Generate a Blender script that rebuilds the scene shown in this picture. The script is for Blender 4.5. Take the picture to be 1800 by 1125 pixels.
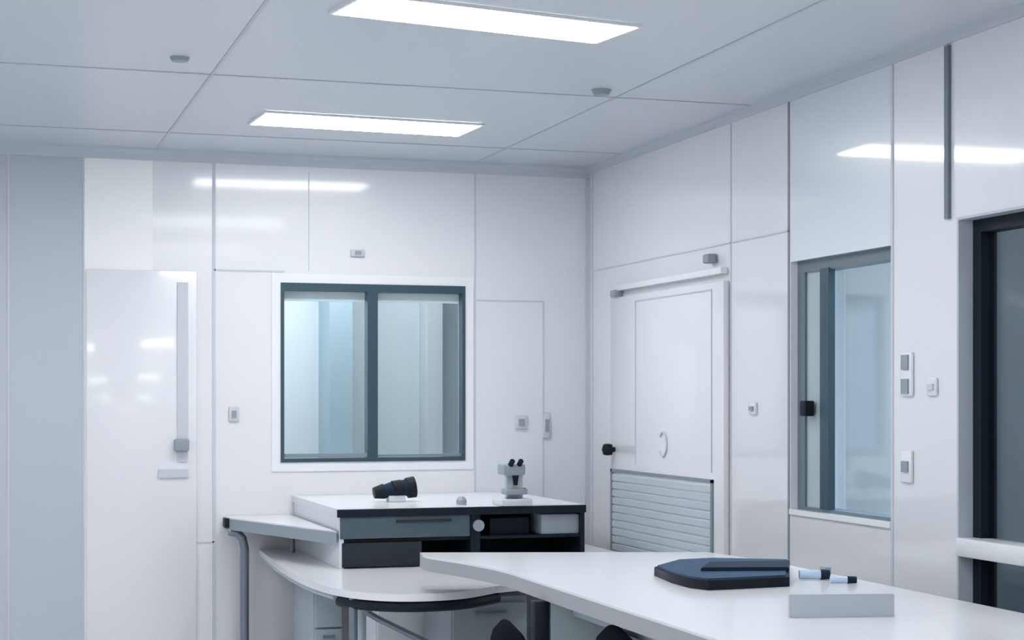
import bpy, bmesh, math
from mathutils import Vector, Matrix

# ------------------------------------------------------------------ camera, world, exposure
scene = bpy.context.scene
for o in list(bpy.data.objects): bpy.data.objects.remove(o)
ROT = math.atan2(950, 3000)
CS, SN = math.cos(ROT), math.sin(ROT)
CAM = Vector((-3.069, -8.364, 1.5))
F, CX, CY = 3000.0, 900.0, 700.0
cd = bpy.data.cameras.new('camera'); cam = bpy.data.objects.new('camera', cd)
scene.collection.objects.link(cam); scene.camera = cam
cam.location = CAM; cam.rotation_euler = (math.pi/2, 0, -ROT)
cd.sensor_width = 36; cd.lens = 60; cd.shift_y = (700-562.5)/1800; cd.clip_start = .05
w = bpy.data.worlds.new('world'); scene.world = w; w.use_nodes = True
w.node_tree.nodes['Background'].inputs[0].default_value = (.62, .72, .82, 1)
w.node_tree.nodes['Background'].inputs[1].default_value = .3
vs = scene.view_settings
vs.view_transform = 'Standard'; vs.look = 'None'; vs.gamma = 1; vs.use_curve_mapping = False
vs.exposure = 0.0
LAMP = 22.0                   # emission of the room's ceiling panels
CEIL = 2.7

# ------------------------------------------------------------------ helpers
C = scene.collection
def ray(px):
    x = (px-CX)/F
    return x*CS+SN, -x*SN+CS
def back(px, py, y=0.0):
    rx, ry = ray(px); d = (y-CAM.y)/ry
    return (CAM.x+rx*d, 1.5-(py-CY)*d/F)
def right(px, py, x=0.0):
    rx, ry = ray(px); d = (x-CAM.x)/rx
    return (CAM.y+ry*d, 1.5-(py-CY)*d/F)
def flat(px, py, z):
    d = (1.5-z)*F/(py-CY); rx, ry = ray(px)
    return (CAM.x+rx*d, CAM.y+ry*d)

def mat(name, col, rough=.5, metal=0, coat=0, crough=.08, emit=None, es=0, spec=.5, cior=1.5, noise=0, nscale=3, bump=0, bscale=200):
    m = bpy.data.materials.new(name); m.use_nodes = True
    nt = m.node_tree; b = nt.nodes['Principled BSDF']
    b.inputs['Base Color'].default_value = (*col, 1)
    b.inputs['Roughness'].default_value = rough; b.inputs['Metallic'].default_value = metal
    b.inputs['Coat Weight'].default_value = coat; b.inputs['Coat Roughness'].default_value = crough
    b.inputs['Specular IOR Level'].default_value = spec; b.inputs['Coat IOR'].default_value = cior
    if emit:
        b.inputs['Emission Color'].default_value = (*emit, 1); b.inputs['Emission Strength'].default_value = es
    if noise or bump:
        tc = nt.nodes.new('ShaderNodeTexCoord')
    if noise:
        n = nt.nodes.new('ShaderNodeTexNoise'); n.inputs['Scale'].default_value = nscale
        nt.links.new(tc.outputs['Object'], n.inputs['Vector'])
        mx = nt.nodes.new('ShaderNodeMix'); mx.data_type = 'RGBA'
        mx.inputs[6].default_value = (*[c*(1-noise) for c in col], 1)
        mx.inputs[7].default_value = (*[min(1, c*(1+noise)) for c in col], 1)
        nt.links.new(n.outputs['Fac'], mx.inputs[0]); nt.links.new(mx.outputs[2], b.inputs['Base Color'])
    if bump:
        n2 = nt.nodes.new('ShaderNodeTexNoise'); n2.inputs['Scale'].default_value = bscale
        nt.links.new(tc.outputs['Object'], n2.inputs['Vector'])
        bp = nt.nodes.new('ShaderNodeBump'); bp.inputs['Strength'].default_value = bump; bp.inputs['Distance'].default_value = .002
        nt.links.new(n2.outputs['Fac'], bp.inputs['Height']); nt.links.new(bp.outputs[0], b.inputs['Normal'])
    return m

def glass(name, tint, refl=.08):
    m = bpy.data.materials.new(name); m.use_nodes = True
    nt = m.node_tree; nt.nodes.clear()
    out = nt.nodes.new('ShaderNodeOutputMaterial'); mx = nt.nodes.new('ShaderNodeMixShader')
    t = nt.nodes.new('ShaderNodeBsdfTransparent'); t.inputs[0].default_value = (*tint, 1)
    g = nt.nodes.new('ShaderNodeBsdfGlossy'); g.inputs['Roughness'].default_value = .05
    fr = nt.nodes.new('ShaderNodeFresnel'); fr.inputs[0].default_value = 1.45
    # the same air-to-glass reflectance on both faces of the thin pane
    ge = nt.nodes.new('ShaderNodeNewGeometry'); mr = nt.nodes.new('ShaderNodeMapRange')
    mr.inputs[3].default_value = 1.45; mr.inputs[4].default_value = 1/1.45
    nt.links.new(ge.outputs['Backfacing'], mr.inputs[0]); nt.links.new(mr.outputs[0], fr.inputs[0])
    nt.links.new(fr.outputs[0], mx.inputs[0]); nt.links.new(t.outputs[0], mx.inputs[1]); nt.links.new(g.outputs[0], mx.inputs[2])
    nt.links.new(mx.outputs[0], out.inputs[0])
    return m

M = {
 'wall': mat('white_wall_panel', (.755,.76,.785), .32, coat=.8, crough=.07, cior=1.6, noise=.02, nscale=1.2),
 'wall_back': mat('white_back_panel', (.775,.78,.80), .34, coat=.6, crough=.09, cior=1.6, noise=.02, nscale=1.2),
 'wall_blue': mat('pale_blue_panel', (.72,.755,.79), .34, coat=.5, crough=.1, noise=.02, nscale=1.2),
 'wall_glossy': mat('glossy_blue_panel', (.68,.74,.79), .3, coat=1, crough=.05, cior=1.7),
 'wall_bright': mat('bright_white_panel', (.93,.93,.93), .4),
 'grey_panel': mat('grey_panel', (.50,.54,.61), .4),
 'ceiling': mat('ceiling_panel', (.59,.64,.69), .45, coat=.2, crough=.15, noise=.02, nscale=1),
 'floor': mat('floor_vinyl', (.82,.82,.83), .3, coat=.3, noise=.03),
 'seam': mat('panel_seam', (.58,.60,.64), .6),
 'seam_dark': mat('dark_seam', (.16,.20,.24), .5),
 'ceiling_seam': mat('ceiling_seam', (.50,.54,.59), .6),
 'coving': mat('coving', (.50,.54,.60), .5),
 'frame_dark': mat('dark_window_frame', (.045,.085,.115), .35, metal=.3),
 'frame_mid': mat('slate_window_frame', (.13,.175,.205), .4),
 'frame_grey': mat('grey_window_frame', (.22,.27,.30), .4),
 'white': mat('white_paint', (.82,.83,.85), .35, coat=.3),
 'reveal': mat('reveal', (.50,.55,.60), .4),
 'door': mat('door_white', (.78,.785,.81), .3, coat=.6, crough=.08),
 'shade_upstand': mat('shade_grey', (.42,.46,.51), .6),
 'louver': mat('louver_grey', (.50,.56,.61), .5),
 'top': mat('worktop_white', (.80,.80,.82), .28, coat=.4, crough=.12, bump=.05),
 'edge': mat('worktop_edge_grey', (.37,.38,.40), .4),
 'black': mat('black_plastic', (.006,.010,.016), .5, spec=.2),
 'black_lam': mat('black_laminate', (.006,.012,.02), .5, spec=.2),
 'drawer': mat('slate_drawer', (.075,.11,.13), .5, spec=.3, noise=.05, nscale=9),
 'dark_brown': mat('dark_equipment', (.022,.03,.036), .55, spec=.25, noise=.1, nscale=12),
 'steel': mat('steel_tube', (.20,.24,.28), .35, metal=.5),
 'cab': mat('cabinet_grey', (.40,.47,.50), .45),
 'cab_dark': mat('cabinet_mid_grey', (.30,.35,.38), .45),
 'cab_white': mat('cabinet_white', (.74,.77,.80), .4),
 'navy': mat('navy_cover', (.03,.07,.13), .6, spec=.2, noise=.1, nscale=10),
 'navy_dark': mat('dark_navy', (.008,.022,.045), .6, spec=.15),
 'slate': mat('instrument_grey', (.28,.33,.36), .45),
 'pale': mat('instrument_pale', (.60,.64,.66), .4),
 'plast': mat('blue_plastic', (.52,.64,.80), .25, coat=.4),
 'fabric': mat('chair_black_fabric', (.003,.005,.009), .9, spec=.1, bump=.3, bscale=400),
 'out_wall': mat('corridor_wall', (.72,.78,.82), .6),
 'out_blue': mat('corridor_blue', (.40,.52,.59), .6),
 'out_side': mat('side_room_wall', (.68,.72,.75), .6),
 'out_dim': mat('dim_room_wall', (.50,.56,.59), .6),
 'lamp': mat('lamp_diffuser', (1,1,1), .5, emit=(.96,.98,1.0), es=LAMP),
 'lamp2': mat('corridor_and_fill_lamp', (1,1,1), .5, emit=(.96,.98,1.0), es=10),
 'lamp3': mat('side_room_fill_lamp', (1,1,1), .5, emit=(.96,.98,1.0), es=17),
 'pane': glass('clear_glass', (.93,.97,.98)),
 'pane_b': glass('bluish_glass', (.86,.93,.97)),
 'pane_s': glass('smoked_glass', (.76,.83,.87)),
}

def box(bm, x0, x1, y0, y1, z0, z1, bev=0):
    r = bmesh.ops.create_cube(bm, size=1)
    vsx = r['verts']
    bmesh.ops.scale(bm, vec=(abs(x1-x0), abs(y1-y0), abs(z1-z0)), verts=vsx)
    bmesh.ops.translate(bm, vec=((x0+x1)/2, (y0+y1)/2, (z0+z1)/2), verts=vsx)
    if bev:
        es = list({e for v in vsx for e in v.link_edges})
        bmesh.ops.bevel(bm, geom=es, offset=bev, segments=2, affect='EDGES', profile=.5)
def bar(bm, a, b, r, r2=None, seg=14):
    a, b = Vector(a), Vector(b); d = b-a
    q = d.to_track_quat('Z', 'Y').to_matrix().to_4x4()
    bmesh.ops.create_cone(bm, cap_ends=True, segments=seg, radius1=r, radius2=r if r2 is None else r2, depth=d.length,
                          matrix=Matrix.Translation((a+b)/2) @ q)
def tube(bm, pts, r, seg=12):
    pts = [Vector(p) for p in pts]; rings = []
    for i, p in enumerate(pts):
        t = (pts[min(i+1, len(pts)-1)]-pts[max(i-1, 0)]).normalized()
        q = t.to_track_quat('Z', 'Y')
        rings.append([bm.verts.new(p+q@Vector((r*math.cos(k*2*math.pi/seg), r*math.sin(k*2*math.pi/seg), 0))) for k in range(seg)])
    for a, b in zip(rings, rings[1:]):
        # align ring starts
        best = min(range(seg), key=lambda s: (a[0].co-b[s].co).length)
        for k in range(seg):
            bm.faces.new((a[k], a[(k+1) % seg], b[(k+1+best) % seg], b[(k+best) % seg]))
    bm.faces.new(rings[0][::-1]); bm.faces.new(rings[-1])
def prism(bm, pts, z0, z1, bev=0):
    lo = [bm.verts.new((x, y, z0)) for x, y in pts]; hi = [bm.verts.new((x, y, z1)) for x, y in pts]
    n = len(pts); fs = [bm.faces.new(lo[::-1]), bm.faces.new(hi)]
    for i in range(n): fs.append(bm.faces.new((lo[i], lo[(i+1) % n], hi[(i+1) % n], hi[i])))
    if bev:
        es = [e for e in fs[1].edges]
        bmesh.ops.bevel(bm, geom=es, offset=bev, segments=2, affect='EDGES')
def lathe(bm, prof, c=(0,0,0), seg=24):
    rings = []
    for r, z in prof:
        rings.append([bm.verts.new((c[0]+max(r,1e-4)*math.cos(k*2*math.pi/seg), c[1]+max(r,1e-4)*math.sin(k*2*math.pi/seg), c[2]+z)) for k in range(seg)])
    for a, b in zip(rings, rings[1:]):
        for k in range(seg): bm.faces.new((a[k], a[(k+1) % seg], b[(k+1) % seg], b[k]))
    bm.faces.new(rings[0][::-1]); bm.faces.new(rings[-1])
def NB(): return bmesh.new()
def obj(name, bm, m, parent=None, smooth=False):
    bmesh.ops.recalc_face_normals(bm, faces=bm.faces)
    me = bpy.data.meshes.new(name); bm.to_mesh(me); bm.free()
    ms = m if isinstance(m, (list, tuple)) else [m]
    for k in ms: me.materials.append(M[k])
    if smooth:
        me.shade_smooth()
        try: me.set_sharp_from_angle(angle=math.radians(35))
        except Exception: pass
    o = bpy.data.objects.new(name, me); C.objects.link(o)
    if parent is not None:
        o.parent = parent
        o.matrix_parent_inverse = Matrix.Translation(-Vector(parent.location)) if parent.type == 'EMPTY' and parent.rotation_euler.z == 0 else Matrix.Identity(4)
        if parent.type != 'EMPTY': o.matrix_parent_inverse = Matrix.Identity(4)
    return o
def cube(name, dims, m, parent=None, bev=0):
    bm = NB(); box(bm, *dims, bev=bev); return obj(name, bm, m, parent, smooth=bool(bev))
def thing(name, label, cat, loc, group=None):
    o = bpy.data.objects.new(name, None); C.objects.link(o); o.location = loc; o.empty_display_size = .1
    o['label'] = label; o['category'] = cat
    if group: o['group'] = group
    return o
def tag(o, label, cat, group=None):
    o['label'] = label; o['category'] = cat
    if group: o['group'] = group
    return o
def struct(o): o['kind'] = 'structure'; return o

# ------------------------------------------------------------------ room shell
XL, YN = -5.2, -10.4
struct(cube('floor', (XL, 0, YN, 0, -.1, 0), 'floor'))
ceil = struct(cube('ceiling', (XL-.1, .1, YN-.1, .1, CEIL, CEIL+.1), 'ceiling'))
bm = NB()
for x in (-.62, -2.22, -3.82): box(bm, x-.006, x+.006, YN, 0, CEIL-.003, CEIL)
for y in (-.55, -2.0, -3.95, -5.9, -7.9): box(bm, XL, 0, y-.006, y+.006, CEIL-.003, CEIL)
obj('panel_seam', bm, 'ceiling_seam', ceil)
struct(cube('wall_left', (XL-.1, XL, YN, 0, 0, CEIL), 'wall'))
struct(cube('wall_front', (XL-.1, .1, YN-.1, YN, 0, CEIL), 'wall'))

# back wall with a window opening
wx0, wz1 = back(493, 503); wx1, wz0 = back(817, 813)
wz1 = 2.07; wz0 = back(655, 811)[1]
pb = back(835, 300)[0]
pa = back(375, 300)[0]; pc = back(268, 300)[0]; pd = back(147, 300)[0]
bm = NB(); T = .12
box(bm, pa, wx0, 0, T, 0, CEIL); box(bm, wx1, pb, 0, T, 0, CEIL)
box(bm, wx0, wx1, 0, T, 0, wz0); box(bm, wx0, wx1, 0, T, wz1, CEIL)
box(bm, pc, pa, 0, T, 0, CEIL)
wb = struct(obj('wall_back', bm, 'wall_back'))
cube('corner_panel', (pb, .12, 0, T, 0, CEIL), 'wall_blue', wb)
cube('white_panel', (pd, pc, 0, T, 0, CEIL), 'wall_bright', wb)
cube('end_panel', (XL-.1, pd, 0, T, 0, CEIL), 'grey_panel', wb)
def seam_back(px0, py0, px1, py1, t=.004, m='seam'):
    (xa, za), (xb, zb) = back(px0, py0), back(px1, py1)
    b = NB(); box(b, min(xa, xb)-t, max(xa, xb)+t, -.0025, .001, min(za, zb)-t, max(za, zb)+t)
    return obj('panel_seam', b, m, wb)
def vs_back(px, z0, z1, t=.005, m='seam'):
    x = back(px, 300)[0]; b = NB(); box(b, x-t, x+t, -.003, .001, z0, z1); obj('panel_seam', b, m, wb)
def hs_back(pxa, pxb, z, t=.004, m='seam'):
    b = NB(); box(b, back(pxa, 300)[0], back(pxb, 300)[0], -.003, .001, z-t, z+t); obj('panel_seam', b, m, wb)
vs_back(376, 0, CEIL, .008); vs_back(835, 0, CEIL, .004); vs_back(543, 2.13, CEIL-.08, .002)
hs_back(376, 500, 2.125, .004); vs_back(955, .9, 2.0, .004); hs_back(838, 955, 2.0, .004); hs_back(270, 376, .80, .004)
vs_back(147, 0, CEIL, .004); vs_back(15, 0, CEIL, .005)

# right wall with openings
def rw(px): return right(px, 700)[0]
d1a, d1b = rw(1283), rw(1083)              # door 1 (near y, far y)
w2a, w2b = rw(1567), rw(1390)
w3a, w3b = rw(1860), rw(1682)
W2Z0, W2Z1 = 1.065, 2.035
W3Z0, W3Z1 = .785, 2.09
bm = NB()
box(bm, 0, T, w2b, 0, 0, CEIL)
box(bm, 0, T, w3b, w2a, 0, CEIL); box(bm, 0, T, YN, w3a, 0, CEIL)
box(bm, 0, T, w3a, w3b, 0, W3Z0); box(bm, 0, T, w3a, w3b, W3Z1, CEIL)
wr = struct(obj('wall_right', bm, 'wall'))
bm = NB()
box(bm, 0, T, w2a, w2b, 0, W2Z0)
obj('window_panel', bm, 'wall', wr)
bm = NB(); box(bm, 0, T, w2a, w2b, W2Z1, CEIL); obj('glazed_panel', bm, 'wall_glossy', wr)
def vs_right(px, z0, z1, t=.005, m='seam'):
    y = rw(px); b = NB(); box(b, -.003, .001, y-t, y+t, z0, z1); obj('panel_seam', b, m, wr)
for px, z0, z1, t, m in ((1285, 0, CEIL, .005, 'seam'), (1387, 0, CEIL, .007, 'frame_grey'), (1569, 0, CEIL, .008, 'seam'), (1042, 0, CEIL, .006, 'seam')):
    vs_right(px, z0, z1, t, m)
bm = NB(); box(bm, -.003, .001, rw(1388), rw(1042), 2.155, 2.162); obj('panel_seam', bm, 'seam', wr)
struct(cube('trim_1', (-.012, .001, rw(1672), rw(1665), W3Z1+.0, CEIL-.04), 'seam_dark'))
# coving
bm = NB()
def cove(bm, pts, f):
    pass
for (nm, d) in (('trim_2', 'x'), ('trim_3', 'y')):
    bm = NB(); prof = [(0, 0), (.055, 0), (.05, -.012), (.022, -.03), (.012, -.055), (0, -.055)]
    if d == 'x':
        a = [bm.verts.new((XL, -u, CEIL+v)) for u, v in prof]; b = [bm.verts.new((0, -u, CEIL+v)) for u, v in prof]
    else:
        a = [bm.verts.new((-u*.6, YN, CEIL+v*.6)) for u, v in prof]; b = [bm.verts.new((-u*.6, 0, CEIL+v*.6)) for u, v in prof]
    n = len(prof)
    for i in range(n): bm.faces.new((a[i], a[(i+1) % n], b[(i+1) % n], b[i]))
    bm.faces.new(a); bm.faces.new(b[::-1])
    struct(obj(nm, bm, 'coving'))
struct(cube('trim_4', (-.022, 0, -.022, 0, 0, CEIL-.06), 'seam'))

# ------------------------------------------------------------------ window 1 (back wall)
bm = NB(); f = .022
w1 = None
def rect_frame_x(bm, x0, x1, z0, z1, y0, y1, l, r, t, b_):
    box(bm, x0, x0+l, y0, y1, z0, z1); box(bm, x1-r, x1, y0, y1, z0, z1)
    box(bm, x0+l, x1-r, y0, y1, z1-t, z1); box(bm, x0+l, x1-r, y0, y1, z0, z0+b_)
rect_frame_x(bm, wx0, wx1, wz0, wz1, -.012, .06, .017, .015, .038, .018)
w1 = struct(obj('window_1', bm, 'frame_dark'))
mx0, mx1 = back(645, 600)[0], back(663, 600)[0]
cube('mullion', (mx0, mx1, -.016, .055, wz0+.01, wz1-.01), 'frame_dark', w1)
cube('pane', (wx0+.014, mx0+.004, .02, .026, wz0+.018, wz1-.03), 'pane', w1)
cube('pane', (mx1-.004, wx1-.013, .035, .041, wz0+.018, wz1-.03), 'pane', w1)
bm = NB(); rect_frame_x(bm, wx0-.045, wx1+.045, wz0-.045, wz1+.045, -.006, .001, .045, .045, .045, .045)
obj('window_trim', bm, 'white', w1)
cube('light_strip', (wx0+.02, wx1-.018, .05, .075, wz1-.085, wz1-.038), 'wall_bright', w1)  # white strip standing in for the corridor light along the pane tops
bm = NB()
for z in (wz0+.022,): box(bm, wx0+.024, mx0, -.004, .02, z, z+.02)
box(bm, mx1, wx1-.02, .0, .03, wz0+.022, wz0+.034)
obj('sash_rail', bm, 'frame_grey', w1)
# corridor beyond window 1
cy = 1.5
struct(cube('wall_corridor', (-4.4, 0, cy, cy+.1, 0, 2.6), 'out_wall'))
struct(cube('ceiling_corridor', (-4.4, 0, T+.002, cy+.1, 2.6, 2.7), 'out_wall'))
struct(cube('floor_corridor', (-4.4, 0, T+.002, cy+.1, -.1, 0), 'floor'))
def bx2(px, y): 
    return back(px, 600, y)[0]
col = cube('corridor_column', (bx2(572, 1.3), bx2(612, 1.3), 1.18, cy-.001, 0, 2.59), 'out_blue')
tag(col, 'blue-grey column standing in the corridor behind the left window pane', 'column')
col = cube('corridor_column', (bx2(752, 1.3), bx2(778, 1.3), 1.3, cy-.001, 0, 2.59), 'out_side')
tag(col, 'slim pale blue column in the corridor behind the right window pane', 'column')
L4 = thing('ceiling_light', 'small unseen light added in the dim room beyond the dark right-hand window', 'ceiling light', (.6, -4.6, 2.6))  # added lamp, out of view, lightens the dark panes
cube('housing', (.45, .75, -4.9, -4.3, 2.58, 2.599), 'white', L4); cube('diffuser', (.46, .74, -4.88, -4.32, 2.57, 2.5799), 'lamp2', L4)
L2 = thing('ceiling_light', 'long bright light seen beyond the divided window', 'ceiling light', (-1.6, .8, 2.6))
cube('housing', (-2.6, -.7, .55, 1.05, 2.575, 2.599), 'white', L2)
cube('diffuser', (-2.58, -.72, .57, 1.03, 2.567, 2.5749), 'lamp2', L2)

# ------------------------------------------------------------------ door on the right wall (sliding)
dt = 2.0
dw = struct(cube('door_1', (-.03, -.002, d1a, d1b, .01, dt), 'door', bev=.004))
ja, jb = rw(1262), rw(1128)
bm = NB()
box(bm, -.034, -.028, ja-.006, ja, 1.18, dt-.03); box(bm, -.034, -.028, jb, jb+.006, 1.18, dt-.03)
box(bm, -.034, -.028, ja, jb, dt-.036, dt-.03)
obj('panel_bead', bm, 'seam', dw)
# louvred lower half
bm = NB()
la, lb = rw(1266), rw(1085)
box(bm, -.038, -.028, la, lb, 1.135, 1.15); box(bm, -.038, -.028, la, lb, .12, .135)
box(bm, -.038, -.028, la, la+.02, .12, 1.15); box(bm, -.038, -.028, lb-.02, lb, .12, 1.15)
obj('louver_frame', bm, 'frame_grey', dw)
bm = NB()
for i in range(26):
    z = .14+i*.038
    box(bm, -.036, -.026, la+.02, lb-.02, z, z+.032, bev=.003)
obj('louver', bm, 'louver', dw)
# round emblem
bm = NB(); y0, z0 = right(1177, 781); pts = [(-.034, y0+.045*math.cos(a), z0+.055*math.sin(a)) for a in [math.radians(40+i*14) for i in range(21)]]
tube(bm, pts, .005, 8); obj('round_emblem', bm, 'seam', dw, True)
bm = NB(); y0, z0 = right(1090, 790); bar(bm, (-.03, y0, z0), (-.05, y0, z0), .012); lathe(bm, [(.0, -.03), (.022, -.026), (.03, 0), (.022, .026), (0, .03)], (-.066, y0, z0), 20)
obj('door_knob', bm, 'black', dw, True)
# rail above
ya, za = right(1280, 476); yb, zb = right(1092, 528)
rail = tag(thing('door_rail', 'slim pale sliding rail running above the white louvred door', 'rail', (-.03, (ya+yb)/2, 2.04)), 'slim pale sliding rail running above the white louvred door', 'rail')
cube('rail_bar', (-.035, -.001, ya, yb, 2.03, 2.058), 'white', rail, bev=.003)
bm = NB(); box(bm, -.05, -.001, yb-.03, yb+.03, 2.0, 2.035, bev=.006); obj('rail_stop', bm, 'slate', rail, True)
bm = NB(); y0, z0 = right(1256, 455)
box(bm, -.045, -.001, y0-.032, y0+.032, z0-.02, z0+.02, bev=.008); o = obj('door_sensor', bm, 'slate', None, True)
tag(o, 'small grey sensor on the wall above the right end of the door rail', 'sensor')

# ------------------------------------------------------------------ window 2 (right wall)
def rect_frame_y(bm, y0, y1, z0, z1, x0, x1, n, fa, t, b_):
    box(bm, x0, x1, y0, y0+n, z0, z1); box(bm, x0, x1, y1-fa, y1, z0, z1)
    box(bm, x0, x1, y0+n, y1-fa, z1-t, z1); box(bm, x0, x1, y0+n, y1-fa, z0, z0+b_)
bm = NB(); rect_frame_y(bm, w2a, w2b, W2Z0, W2Z1, .03, .10, .012, .06, .045, .012)
w2 = struct(obj('window_2', bm, 'frame_mid'))
ym = rw(1432)
cube('sliding_stile', (.022, .05, rw(1447), ym, W2Z0+.012, W2Z1-.04), 'frame_dark', w2)
cube('fixed_panel', (.04, .06, rw(1430), w2b-.03, W2Z0+.012, W2Z1-.045), 'cab', w2)
cube('pane', (.055, .061, w2a+.01, rw(1445), W2Z0+.012, W2Z1-.045), 'pane_b', w2)
bm = NB(); y0, z0 = right(1424, 718, .02); box(bm, -.012, .03, y0-.02, y0+.03, z0-.03, z0+.03, bev=.006); obj('latch', bm, 'black', w2, True)
cube('window_sill', (-.008, .03, w2a, w2b, W2Z0-.02, W2Z0), 'white', w2)
# ------------------------------------------------------------------ window 3 (right wall, tall with lower light)
bm = NB(); rect_frame_y(bm, w3a, w3b, W3Z0, W3Z1, .055, .115, .02, .055, .05, .03)
w3 = struct(obj('window_3', bm, 'black_lam'))
bm = NB(); rect_frame_y(bm, w3a-.0, w3b+.0, W3Z0, W3Z1, .001, .055, .008, .008, .008, .008); obj('window_reveal', bm, 'reveal', w3)
cube('transom', (-.004, .10, w3a, w3b, .985, 1.045), 'white', w3, bev=.003)
cube('pane', (.08, .086, w3a+.01, w3b-.04, 1.045, W3Z1-.04), 'pane_s', w3)
cube('lower_pane', (.08, .086, w3a+.01, w3b-.04, W3Z0+.02, .985), 'pane_s', w3)
# rooms beyond the right wall
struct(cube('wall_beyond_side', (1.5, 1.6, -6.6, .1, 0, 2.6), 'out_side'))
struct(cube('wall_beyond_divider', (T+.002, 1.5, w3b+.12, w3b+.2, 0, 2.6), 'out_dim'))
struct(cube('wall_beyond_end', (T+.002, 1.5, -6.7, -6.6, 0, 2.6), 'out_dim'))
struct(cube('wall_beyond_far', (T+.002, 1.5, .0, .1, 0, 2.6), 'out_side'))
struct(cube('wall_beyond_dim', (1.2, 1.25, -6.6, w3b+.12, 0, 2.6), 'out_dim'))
struct(cube('ceiling_beyond', (T+.002, 1.6, -6.7, .1, 2.6, 2.7), 'out_side'))
struct(cube('floor_beyond', (T+.002, 1.6, -6.7, .1, -.1, 0), 'floor'))
L3 = thing('ceiling_light', 'unseen light panel added in the room behind the pale blue side window', 'ceiling light', (.8, -2.5, 2.6))  # added lamp, out of view, brightens the pale blue pane
cube('housing', (.5, 1.1, -3.1, -1.6, 2.58, 2.599), 'white', L3); cube('diffuser', (.52, 1.08, -3.08, -1.62, 2.57, 2.5799), 'lamp3', L3)

# ------------------------------------------------------------------ door on the far left of the back wall
xa, xb = back(152, 500)[0], back(345, 500)[0]
d2 = struct(cube('door_2', (xa, xb, -.012, .0, .01, 2.115), 'door', bev=.003))
gx0, gx1 = back(311, 600)[0], back(330, 600)[0]
cube('vision_strip', (gx0, gx1, -.017, -.011, back(320, 812)[1], 2.06), 'seam', d2)
bm = NB(); hx, hz = back(318, 782); box(bm, hx-.035, hx+.035, -.05, -.011, hz-.03, hz+.03, bev=.008); obj('door_handle', bm, 'slate', d2, True)
z = back(305, 832)[1]; cube('kick_rail', (back(278, 800)[0], gx1, -.022, -.011, z-.02, z+.02), 'seam', d2)

# ------------------------------------------------------------------ ceiling lights
def ceiling_light(cx, cy_, L, W, rz, label, group='ceiling light panels'):
    t = thing('ceiling_light', label, 'ceiling light', (cx, cy_, CEIL-.001), group)
    t.rotation_euler.z = rz
    bm = NB(); f_ = .012
    box(bm, -L/2-f_, L/2+f_, -W/2-f_, -W/2, -.010, 0); box(bm, -L/2-f_, L/2+f_, W/2, W/2+f_, -.010, 0)
    box(bm, -L/2-f_, -L/2, -W/2, W/2, -.010, 0); box(bm, L/2, L/2+f_, -W/2, W/2, -.010, 0)
    fr = obj('frame', bm, 'white'); fr.parent = t
    bm = NB(); box(bm, -L/2, L/2, -W/2, W/2, -.0105, -.004); di = obj('diffuser', bm, 'lamp'); di.parent = t
    return t
fx, fy = flat(642, 217, CEIL)
ceiling_light(fx, fy-.02, .95, .32, math.radians(3), 'bright ceiling light panel nearest the far back wall')
ex_, ey_ = flat(1083, 57, CEIL); na = math.radians(10)
nx, ny = ex_-.47*math.cos(na), ey_-.47*math.sin(na)
ceiling_light(nx, ny, .94, .27, na, 'bright ceiling light panel at the top edge of the photo')
for x, y, lab in ((-3.9, -1.3, 'unseen'), (-3.9, -3.4, ''), (-1.45, -5.3, ''), (-3.9, -5.5, ''), (-1.45, -7.5, ''), (-3.9, -7.7, ''), (-2.7, -9.5, '')):
    ceiling_light(x, y, 1.0, .26, 0, 'long white ceiling light panel over the rest of the room, outside the picture', 'ceiling light panels outside the picture')
bm = NB(); x0, y0 = flat(1057, 158, CEIL); bar(bm, (x0, y0, CEIL-.02), (x0, y0, CEIL-.0005), .03, .04, 20)
tag(obj('sprinkler_head', bm, 'slate', None, True), 'small grey round sprinkler cover on the ceiling right of the lights', 'sprinkler')
bm = NB(); x0, y0 = flat(316, 101, CEIL); bar(bm, (x0, y0, CEIL-.014), (x0, y0, CEIL-.0005), .028, .035, 20)
tag(obj('smoke_detector', bm, 'slate', None, True), 'small grey disc on the ceiling at the upper left', 'detector')

# ------------------------------------------------------------------ small wall fittings
def back_fit(name, px, py, w_, h_, m, label, cat, d=.02, dot=None):
    x, z = back(px, py); t = thing(name, label, cat, (x, -.001, z))
    cube('plate', (x-w_/2, x+w_/2, -d, -.001, z-h_/2, z+h_/2), m, t, bev=min(.004, d/3))
    if dot: cube('rocker', (x-w_*.22, x+w_*.22, -d-.006, -d, z-h_*.25, z+h_*.25), dot, t)
    return t
back_fit('light_switch', 411, 728, .05, .07, 'seam', 'pale grey switch on the wall left of the divided window', 'switch', .012, 'slate')
back_fit('wall_sensor', 628, 445, .07, .035, 'seam', 'small grey sensor on the wall above the divided window', 'sensor', .02, 'slate')
back_fit('wall_socket', 915, 742, .065, .07, 'seam', 'grey square socket on the wall above the microscope', 'socket', .016, 'slate')
back_fit('light_switch', 960, 748, .04, .13, 'seam', 'narrow upright switch plate right of the grey square socket', 'switch', .014, 'slate')
def right_fit(name, px, py, w_, h_, m, label, cat, d=.014, dot=None, tabs=1):
    y, z = right(px, py); t = thing(name, label, cat, (-.001, y, z))
    cube('plate', (-d, -.001, y-w_/2, y+w_/2, z-h_/2, z+h_/2), m, t, bev=.003)
    if dot:
        for k in range(tabs):
            zc = z + (0 if tabs == 1 else (k-.5)*h_*.55)
            cube('rocker', (-d-.006, -d, y-w_*.3, y+w_*.3, zc-h_*.17, zc+h_*.17), dot, t)
    return t
right_fit('light_switch', 1597, 658, .075, .15, 'white', 'dark double switch high on the white column between the side windows', 'switch', .012, 'slate', 2)
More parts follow.
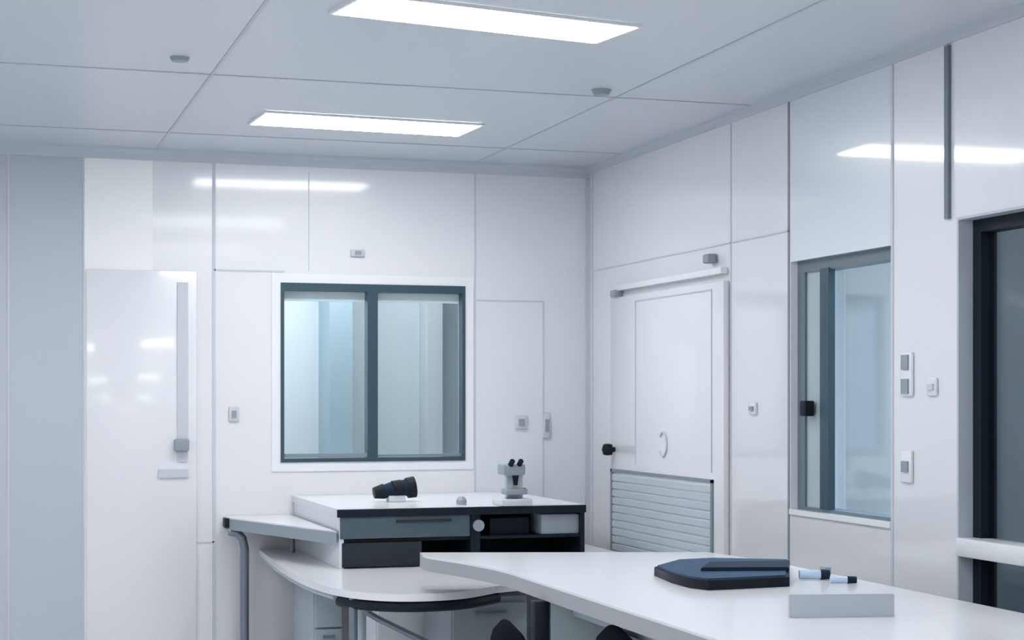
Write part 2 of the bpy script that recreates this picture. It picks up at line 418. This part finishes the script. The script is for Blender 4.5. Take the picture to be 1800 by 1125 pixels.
right_fit('light_switch', 1597, 820, .07, .11, 'white', 'single dark switch lower on the white column between the side windows', 'switch', .012, 'slate')
right_fit('wall_socket', 1641, 680, .06, .06, 'wall', 'small pale socket beside the double switch on the white column', 'socket', .01, 'seam')
right_fit('light_switch', 1326, 718, .06, .05, 'wall', 'tiny grey switch on the wall right of the louvred door', 'switch', .012, 'slate')

# ------------------------------------------------------------------ curved desk
DZ = .76
crv = [(457, 966), (478, 984), (508, 1004), (545, 1022), (590, 1035), (640, 1042), (700, 1045), (760, 1044), (820, 1040), (872, 1030)]
pts = [flat(x, y, DZ) for x, y in crv]
pts[0] = (pts[0][0], -.004)
def smooth_poly(p, n=2):
    for _ in range(n):
        q = [p[0]]
        for a, b in zip(p, p[1:]):
            q += [(a[0]*.75+b[0]*.25, a[1]*.75+b[1]*.25), (a[0]*.25+b[0]*.75, a[1]*.25+b[1]*.75)]
        q.append(p[-1]); p = q
    return p
front = smooth_poly(pts, 2)
XR = -.10
outline = front + [(XR, front[-1][1]+.45), (XR, -.004)]
desk = thing('curved_desk', 'white curved-front desk on grey tube legs under the black shelf cabinet', 'desk', (-1.2, -1, 0))
bm = NB(); prism(bm, outline, DZ-.028, DZ, .004); obj('desktop', bm, 'top', desk, True)
bm = NB()
fr = [p for p in front if p[0] > flat(600, 1038, DZ)[0]]
tube(bm, [(x+.01, y+.03, DZ-.05) for x, y in fr], .022, 10); obj('apron', bm, 'black_lam', desk, True)
bm = NB(); fl = [p for p in front if p[0] <= flat(600, 1038, DZ)[0]]
tube(bm, [(x+.02, y+.035, DZ-.04) for x, y in fl if y < -.1], .012, 10); obj('edge_rail', bm, 'cab', desk, True)
lx, ly = flat(626, 1040, DZ); ly += .05
for (x, y) in ((lx, ly), (flat(655, 1040, DZ)[0], ly+.12), (XR-.1, -.5)):
    bm = NB(); bar(bm, (x, y, .0), (x, y, DZ-.029), .017); obj('leg', bm, 'steel' if x == lx else 'cab', desk, True)
bm = NB(); x2, y2 = flat(655, 1045, DZ)
tube(bm, [(x2, ly, .695), (x2+.02, ly, .67), (x2+.06, ly, .645), (x2+.95, ly, .19)], .013, 10); obj('brace', bm, 'steel', desk, True)

# ------------------------------------------------------------------ raised cabinet on the desk against the back wall
HT = 1.02
HX0 = flat(597, 895, HT)[0]; HY = flat(597, 895, HT)[1]; HX1 = -.42
HZ0 = DZ+.001
hut = thing('shelf_cabinet', 'black low shelf cabinet with pale top standing on the curved desk by the back wall', 'cabinet', (HX0, HY, HZ0))
cube('top_board', (HX0-.010, HX1-.002, HY+.001, -.002, HT-.032, HT-.002), 'cab_white', hut)
cube('top_edge', (HX0-.012, HX1, HY-.012, HY, HT-.036, HT-.002), 'black_lam', hut, bev=.001)
cube('top_surface', (HX0-.010, HX1-.002, HY-.006, -.002, HT-.002, HT), 'top', hut)
cube('side_panel', (HX0, HX0+.02, HY+.01, -.002, HZ0, HT-.033), 'cab_white', hut)
xs = lambda px: CAM.x + ray(px)[0]*(HY-CAM.y)/ray(px)[1]
xd, xm, xo = xs(826), xs(856), xs(955)
zs = .885
cube('back_panel', (HX0+.02, HX1, HY+.45, HY+.46, HZ0, HT-.033), 'black_lam', hut)
cube('side_panel', (HX1-.02, HX1, HY+.01, -.002, HZ0, HT-.033), 'black_lam', hut)
cube('shelf', (HX0+.02, HX1-.02, HY+.02, HY+.45, zs-.012, zs), 'black_lam', hut)
dr = cube('drawer', (HX0+.004, xd, HY, HY+.02, zs+.004, HT-.036), 'drawer', hut, bev=.002)
cube('handle', (HX0+.25, HX0+.5, HY-.012, HY-.001, HT-.062, HT-.052), 'dark_brown', dr)
cube('divider', (xd+.004, xm-.03, HY+.004, HY+.45, HZ0, HT-.033), 'black_lam', hut)
bm = NB(); bar(bm, (xs(841), HY-.008, .935), (xs(841), HY+.004, .935), .026); obj('round_lock', bm, 'slate', hut, True)
cube('lower_drawer', (HX0+.012, xs(742), HY+.006, HY+.02, HZ0+.004, zs-.014), 'dark_brown', hut, bev=.002)
o = cube('storage_box', (xo, xs(1022), HY+.03, HY+.28, zs+.0005, HT-.045), 'slate', None, bev=.006)
tag(o, 'pale grey storage box in the open right end of the black shelf cabinet', 'box')
o = cube('storage_box', (xs(870), xs(940), HY+.08, HY+.3, zs+.0005, HT-.06), 'black_lam', None, bev=.006)
tag(o, 'dark storage box on the shelf left of the pale grey box', 'box')

# ------------------------------------------------------------------ side table with rounded tube frame
SZ = .925
a = flat(393, 904, SZ); a = (back(393, 700)[0], -.004)
st = thing('side_table', 'white-topped angled side table with grey edge and round tube leg at the left', 'table', (a[0], -.3, 0))
bx_ = HX0-.014; b = (bx_, HY+.0)
# top outline: wall corner, front corner, back along the cabinet side
poly = [a, (a[0], -.10), (b[0], b[1]), (bx_, -.004)]
bm = NB(); prism(bm, poly, SZ-.006, SZ, .002); obj('tabletop', bm, 'top', st)
bm = NB(); prism(bm, poly, SZ-.058, SZ-.0065); obj('edge_band', bm, 'cab_dark', st)
bm = NB(); box(bm, a[0]-.012, a[0]+.04, -.13, -.05, SZ-.05, SZ-.002, bev=.006); obj('corner_cap', bm, 'black_lam', st, True)
lx2, lz2 = back(430, 940, -.14); 
bm = NB(); tube(bm, [(a[0]+.01, -.12, SZ-.065), (a[0]+.05, -.13, SZ-.075), (lx2-.01, -.14, SZ-.10), (lx2, -.14, SZ-.15), (lx2, -.14, .4), (lx2, -.14, .0)], .021, 12); obj('leg', bm, 'steel', st, True)
bm = NB(); bar(bm, (bx_-.04, -.25, DZ+.001), (bx_-.04, -.25, SZ-.06), .014); obj('leg', bm, 'steel', st, True)

# ------------------------------------------------------------------ cabinets under the desks
xa_, _ = flat(598, 1040, DZ)
def pedestal(x0, x1, y0, y1, z1, m, label, n=3, handle='steel', castors=True):
    t = thing('pedestal_cabinet', label, 'cabinet', ((x0+x1)/2, (y0+y1)/2, 0))
    cube('body', (x0, x1, y0+.02, y1, .04, z1), m, t, bev=.004)
    h = (z1-.07)/n
    for i in range(n):
        zb = .05+i*h
        d = cube('drawer', (x0+.006, x1-.006, y0, y0+.019, zb+.003, zb+h-.005), m, t, bev=.003)
        cube('handle', (x0+(x1-x0)*.3, x1-(x1-x0)*.3, y0-.014, y0-.0005, zb+h-.045, zb+h-.033), handle, d)
    cube('plinth', (x0+.02, x1-.02, y0+.04, y1-.02, 0, .04), 'black_lam', t)
    return t
x0 = flat(545, 1045, .70)[0]
pedestal(back(552, 900, -.75)[0], back(604, 900, -.75)[0], -.75, -.25, DZ-.075, 'cab', 'grey narrow cabinet under the left curve of the desk')
pedestal(back(662, 900, -1.3)[0], back(764, 900, -1.3)[0], -1.3, -.8, DZ-.085, 'cab_white', 'white drawer cabinet behind the diagonal brace under the curved desk')

# ------------------------------------------------------------------ main worktop table
TZ = .90; TT = .055
A = flat(738, 970, TZ)
edge_px = [(738, 971), (744, 978), (820, 989), (890, 1003)]
fe = [flat(x, y, TZ) for x, y in edge_px]
XE = -1.30
fe = smooth_poly(fe + [(XE, -2.95), (XE, -3.5)], 3) + [(XE, -6.2)]
XRt = -.27
yb_ = flat(1340, 970, TZ)[1]
outl = fe + [(XRt, -6.2), (XRt, flat(1350, 985, TZ)[1]), (XRt-.06, flat(1250, 970, TZ)[1])]
mt = thing('work_table', 'large white worktop with grey edge in the foreground, holding the navy case', 'table', (-.75, -4, 0))
bm = NB(); prism(bm, outl, TZ-.008, TZ, .003); obj('tabletop', bm, 'top', mt, True)
bm = NB(); prism(bm, outl, TZ-TT, TZ-.0085); obj('edge_band', bm, 'edge', mt, True)
lxm, lym = flat(937, 1057, TZ-TT)
for (x, y) in ((lxm+.03, lym+.02), (XRt-.08, lym), (XE+.06, -6.1), (XRt-.08, -6.1)):
    cube('leg', (x-.024, x+.024, y-.024, y+.024, 0, TZ-TT-.001), 'black', mt, bev=.003)
bm = NB(); box(bm, XE+.09, XE+.12, -6.08, lym-.01, TZ-TT-.05, TZ-TT-.001); obj('side_rail', bm, 'cab', mt)
cube('rear_panel', (lxm+.06, XRt-.12, lym+.0, lym+.02, .25, TZ-TT-.001), 'cab', mt)
# grey cabinets below the worktop
pedestal(-.70, -.40, -4.15, -3.3, TZ-TT-.06, 'cab_dark', 'mid grey cabinet under the foreground worktop right of the black leg')
o = pedestal(flat(795, 1052, .70)[0], flat(795, 1052, .70)[0]+.32, flat(795, 1052, .70)[1], flat(795, 1052, .70)[1]+.44, .70, 'cab_dark', 'grey cabinet left of the black leg of the foreground worktop', 1)
# band of shade built as a low grey upstand on the worktop
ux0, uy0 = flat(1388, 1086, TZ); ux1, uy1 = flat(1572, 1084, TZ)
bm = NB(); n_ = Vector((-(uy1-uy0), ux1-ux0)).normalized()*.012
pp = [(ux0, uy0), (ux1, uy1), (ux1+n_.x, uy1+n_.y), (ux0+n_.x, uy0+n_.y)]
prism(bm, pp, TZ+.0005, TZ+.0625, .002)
tag(obj('shade_strip', bm, 'shade_upstand', None), 'low grey strip standing in for a band of shade on the worktop in front of the navy case', 'shade strip')

# ------------------------------------------------------------------ navy case on the worktop
def tp(px, py, z): return flat(px, py, z)
case = thing('instrument_case', 'flat navy case with raised black rear block lying on the white worktop', 'case', (*tp(1290, 1025, TZ), TZ))
base = [(1150, 1012), (1180, 1025), (1212, 1034), (1245, 1038), (1290, 1036), (1388, 1031), (1388, 1000), (1250, 997), (1190, 1000)]
bp = [tp(x, y, TZ) for x, y in base]
bm = NB(); prism(bm, bp, TZ+.0005, TZ+.030, .002); obj('base_shell', bm, 'black', case, True)
cx0 = sum(p[0] for p in bp)/len(bp); cy0 = sum(p[1] for p in bp)/len(bp)
bp2 = [(cx0+(x-cx0)*.97, cy0+(y-cy0)*.95) for x, y in bp]
bm = NB(); prism(bm, bp2, TZ+.0302, TZ+.036, .004); obj('cover', bm, 'navy', case, True)
rb = [tp(x, y, TZ+.0362) for x, y in ((1232, 1004), (1387, 1003), (1387, 991), (1246, 993))]
bm = NB(); prism(bm, rb, TZ+.0362, TZ+.048, .003); obj('rear_block', bm, 'navy_dark', case, True)
def vial(px, py, r, h, label, axis):
    x, y = tp(px, py, TZ)
    t = thing('sample_tube', label, 'tube', (x, y, TZ))
    ca, sa = math.cos(axis), math.sin(axis)
    p0 = Vector((x, y, TZ+r+.0005))
    L = h; d = Vector((ca, sa, 0))
    bm = NB(); tube(bm, [p0, p0-d*L*.9, p0-d*L], r*.9, 14); obj('tube_body', bm, 'plast', t, True)
    bm = NB(); bar(bm, p0, p0+d*.03, r, r*.92, 18); obj('cap', bm, 'navy_dark', t, True)
vial(1442, 1019, .017, .07, 'pale blue plastic tube with dark cap lying beside the navy case', -ROT)
vial(1489, 1026, .012, .055, 'smaller pale blue tube with dark cap, farthest right on the worktop', -ROT)
bm = NB(); x, y = tp(1451, 1011, TZ); box(bm, x-.012, x+.012, y-.02, y+.02, TZ+.0005, TZ+.03, bev=.004)
tag(obj('plastic_clip', bm, 'slate', None, True), 'small grey clip standing behind the larger blue tube', 'clip')

# ------------------------------------------------------------------ things on the cabinet top
def yb2(px, py): return flat(px, py, HT)
# microscope
mx_, my_ = yb2(906, 889)
ms = thing('microscope', 'small grey microscope on the black shelf cabinet near the room corner', 'microscope', (mx_, my_, HT))
def mb(name, dims, m, bev=.004, parent=None):
    x0, x1, y0, y1, z0, z1 = dims
    return cube(name, (mx_+x0, mx_+x1, my_+y0, my_+y1, HT+z0, HT+z1), m, ms, bev)
mb('base', (-.072, .072, -.03, .12, .0005, .03), 'pale', .006)
mb('arm', (-.02, .06, .07, .105, .03, .17), 'pale', .006)
mb('stage', (-.045, .055, -.01, .07, .05, .075), 'slate', .003)
mb('head', (-.055, .05, .0, .10, .135, .185), 'slate', .01)
for dx in (-.02, .02):
    bm = NB(); bar(bm, (mx_+dx, my_+.02, HT+.175), (mx_+dx, my_-.02, HT+.20), .012); obj('eyepiece', bm, 'black_lam', ms, True)
bm = NB(); bar(bm, (mx_+.01, my_+.03, HT+.14), (mx_+.01, my_+.03, HT+.09), .017, .009); obj('objective', bm, 'black_lam', ms, True)
bm = NB(); bar(bm, (mx_+.06, my_+.085, HT+.06), (mx_+.075, my_+.085, HT+.06), .015); obj('focus_knob', bm, 'black_lam', ms, True)
# black optical barrel lying on the top
bx0, by0 = yb2(692, 882)
t = thing('optical_barrel', 'black ribbed optical barrel lying on the cabinet top below the divided window', 'instrument', (bx0, by0, HT))
s = .00262
def P(px, py): return (bx0+(px-692)*s, by0+.0, HT+(884-py)*s)
def segbar(a, b, r0, r1, nm, m):
    bm = NB(); bar(bm, P(*a), P(*b), r0, r1, 20); o = obj(nm, bm, m, t, True)
segbar((656, 868), (674, 865), .026, .036, 'eyecup', 'black')
segbar((674, 866), (690, 862), .032, .036, 'barrel', 'navy_dark')
segbar((690, 862), (706, 860), .040, .040, 'focus_ring', 'black')
segbar((706, 860), (716, 859), .036, .040, 'barrel', 'navy_dark')
segbar((716, 860), (730, 858), .048, .050, 'lens_hood', 'black')
bm = NB(); box(bm, bx0-.03, bx0+.05, by0-.03, by0+.03, HT+.0005, HT+.03, bev=.004); obj('cradle', bm, 'pale', t, True)
bm = NB(); x, y = yb2(811, 887); lathe(bm, [(.022, .0005), (.024, .006), (.024, .022), (.018, .03), (.012, .036)], (x, y, HT), 20)
tag(obj('lens_cap', bm, 'slate', None, True), 'tiny grey cap on the cabinet top between barrel and microscope', 'cap')

# ------------------------------------------------------------------ black chairs beside the worktop
def chair(px, py, ztop, label, yaw, grp='black chairs at the foreground worktop'):
    x, y = flat(px, py, ztop)
    t = thing('task_chair', label, 'chair', (x, y, 0), grp); t.rotation_euler.z = yaw
    def add(nm, bm, m, par=t):
        o = obj(nm, bm, m, None, True); o.parent = par; return o
    bm = NB()  # backrest, normal along x, gently curved
    n, k = 12, 10; W, H = .40, .30
    grid = []
    for side in (0, 1):
        g = []
        for i in range(n+1):
            u = -1+2*i/n; row = []
            for j in range(k+1):
                v = -1+2*j/k
                ry_ = u*W/2*math.sqrt(1-.5*v*v); rz = v*H/2*math.sqrt(1-.5*u*u)
                th = .036*math.sqrt(max(0, 1-abs(u)**3))*math.sqrt(max(0, 1-abs(v)**3))
                cx_ = -.008*(1-u*u)-.012*(v+1)*.5+.01
                row.append(bm.verts.new((cx_+(th if side else -th), ry_, ztop-H/2+rz)))
            g.append(row)
        grid.append(g)
    for s_ in (0, 1):
        for i in range(n):
            for j in range(k):
                q = (grid[s_][i][j], grid[s_][i+1][j], grid[s_][i+1][j+1], grid[s_][i][j+1]); bm.faces.new(q if s_ else q[::-1])
    bmesh.ops.remove_doubles(bm, verts=bm.verts, dist=.0005)
    add('backrest', bm, 'fabric')
    bm = NB(); box(bm, .04, .44, -.21, .21, .43, .49, bev=.02); add('seat', bm, 'fabric')
    bm = NB(); tube(bm, [(-.02, 0, ztop-.16), (-.045, 0, ztop-.25), (-.03, 0, .42), (.03, 0, .405), (.2, 0, .41)], .014, 10); add('back_support', bm, 'black')
    bm = NB(); bar(bm, (.24, 0, .10), (.24, 0, .43), .025); add('gas_column', bm, 'steel')
    for i in range(5):
        a_ = i*2*math.pi/5+.3; ex, ey = .24+.26*math.cos(a_), .26*math.sin(a_)
        bm = NB(); bar(bm, (.24, 0, .11), (ex, ey, .075), .022, .014); l = add('base_arm', bm, 'black')
        bm = NB(); bar(bm, (ex-.012, ey, .028), (ex+.012, ey, .028), .027, None, 18); add('castor', bm, 'black', l)
    return t
chair(896, 1089, .74, 'black chair whose rounded backrest top shows left of the worktop black leg', 0)
chair(1088, 1099, .83, 'black chair tucked under the worktop edge right of its black leg', 0)
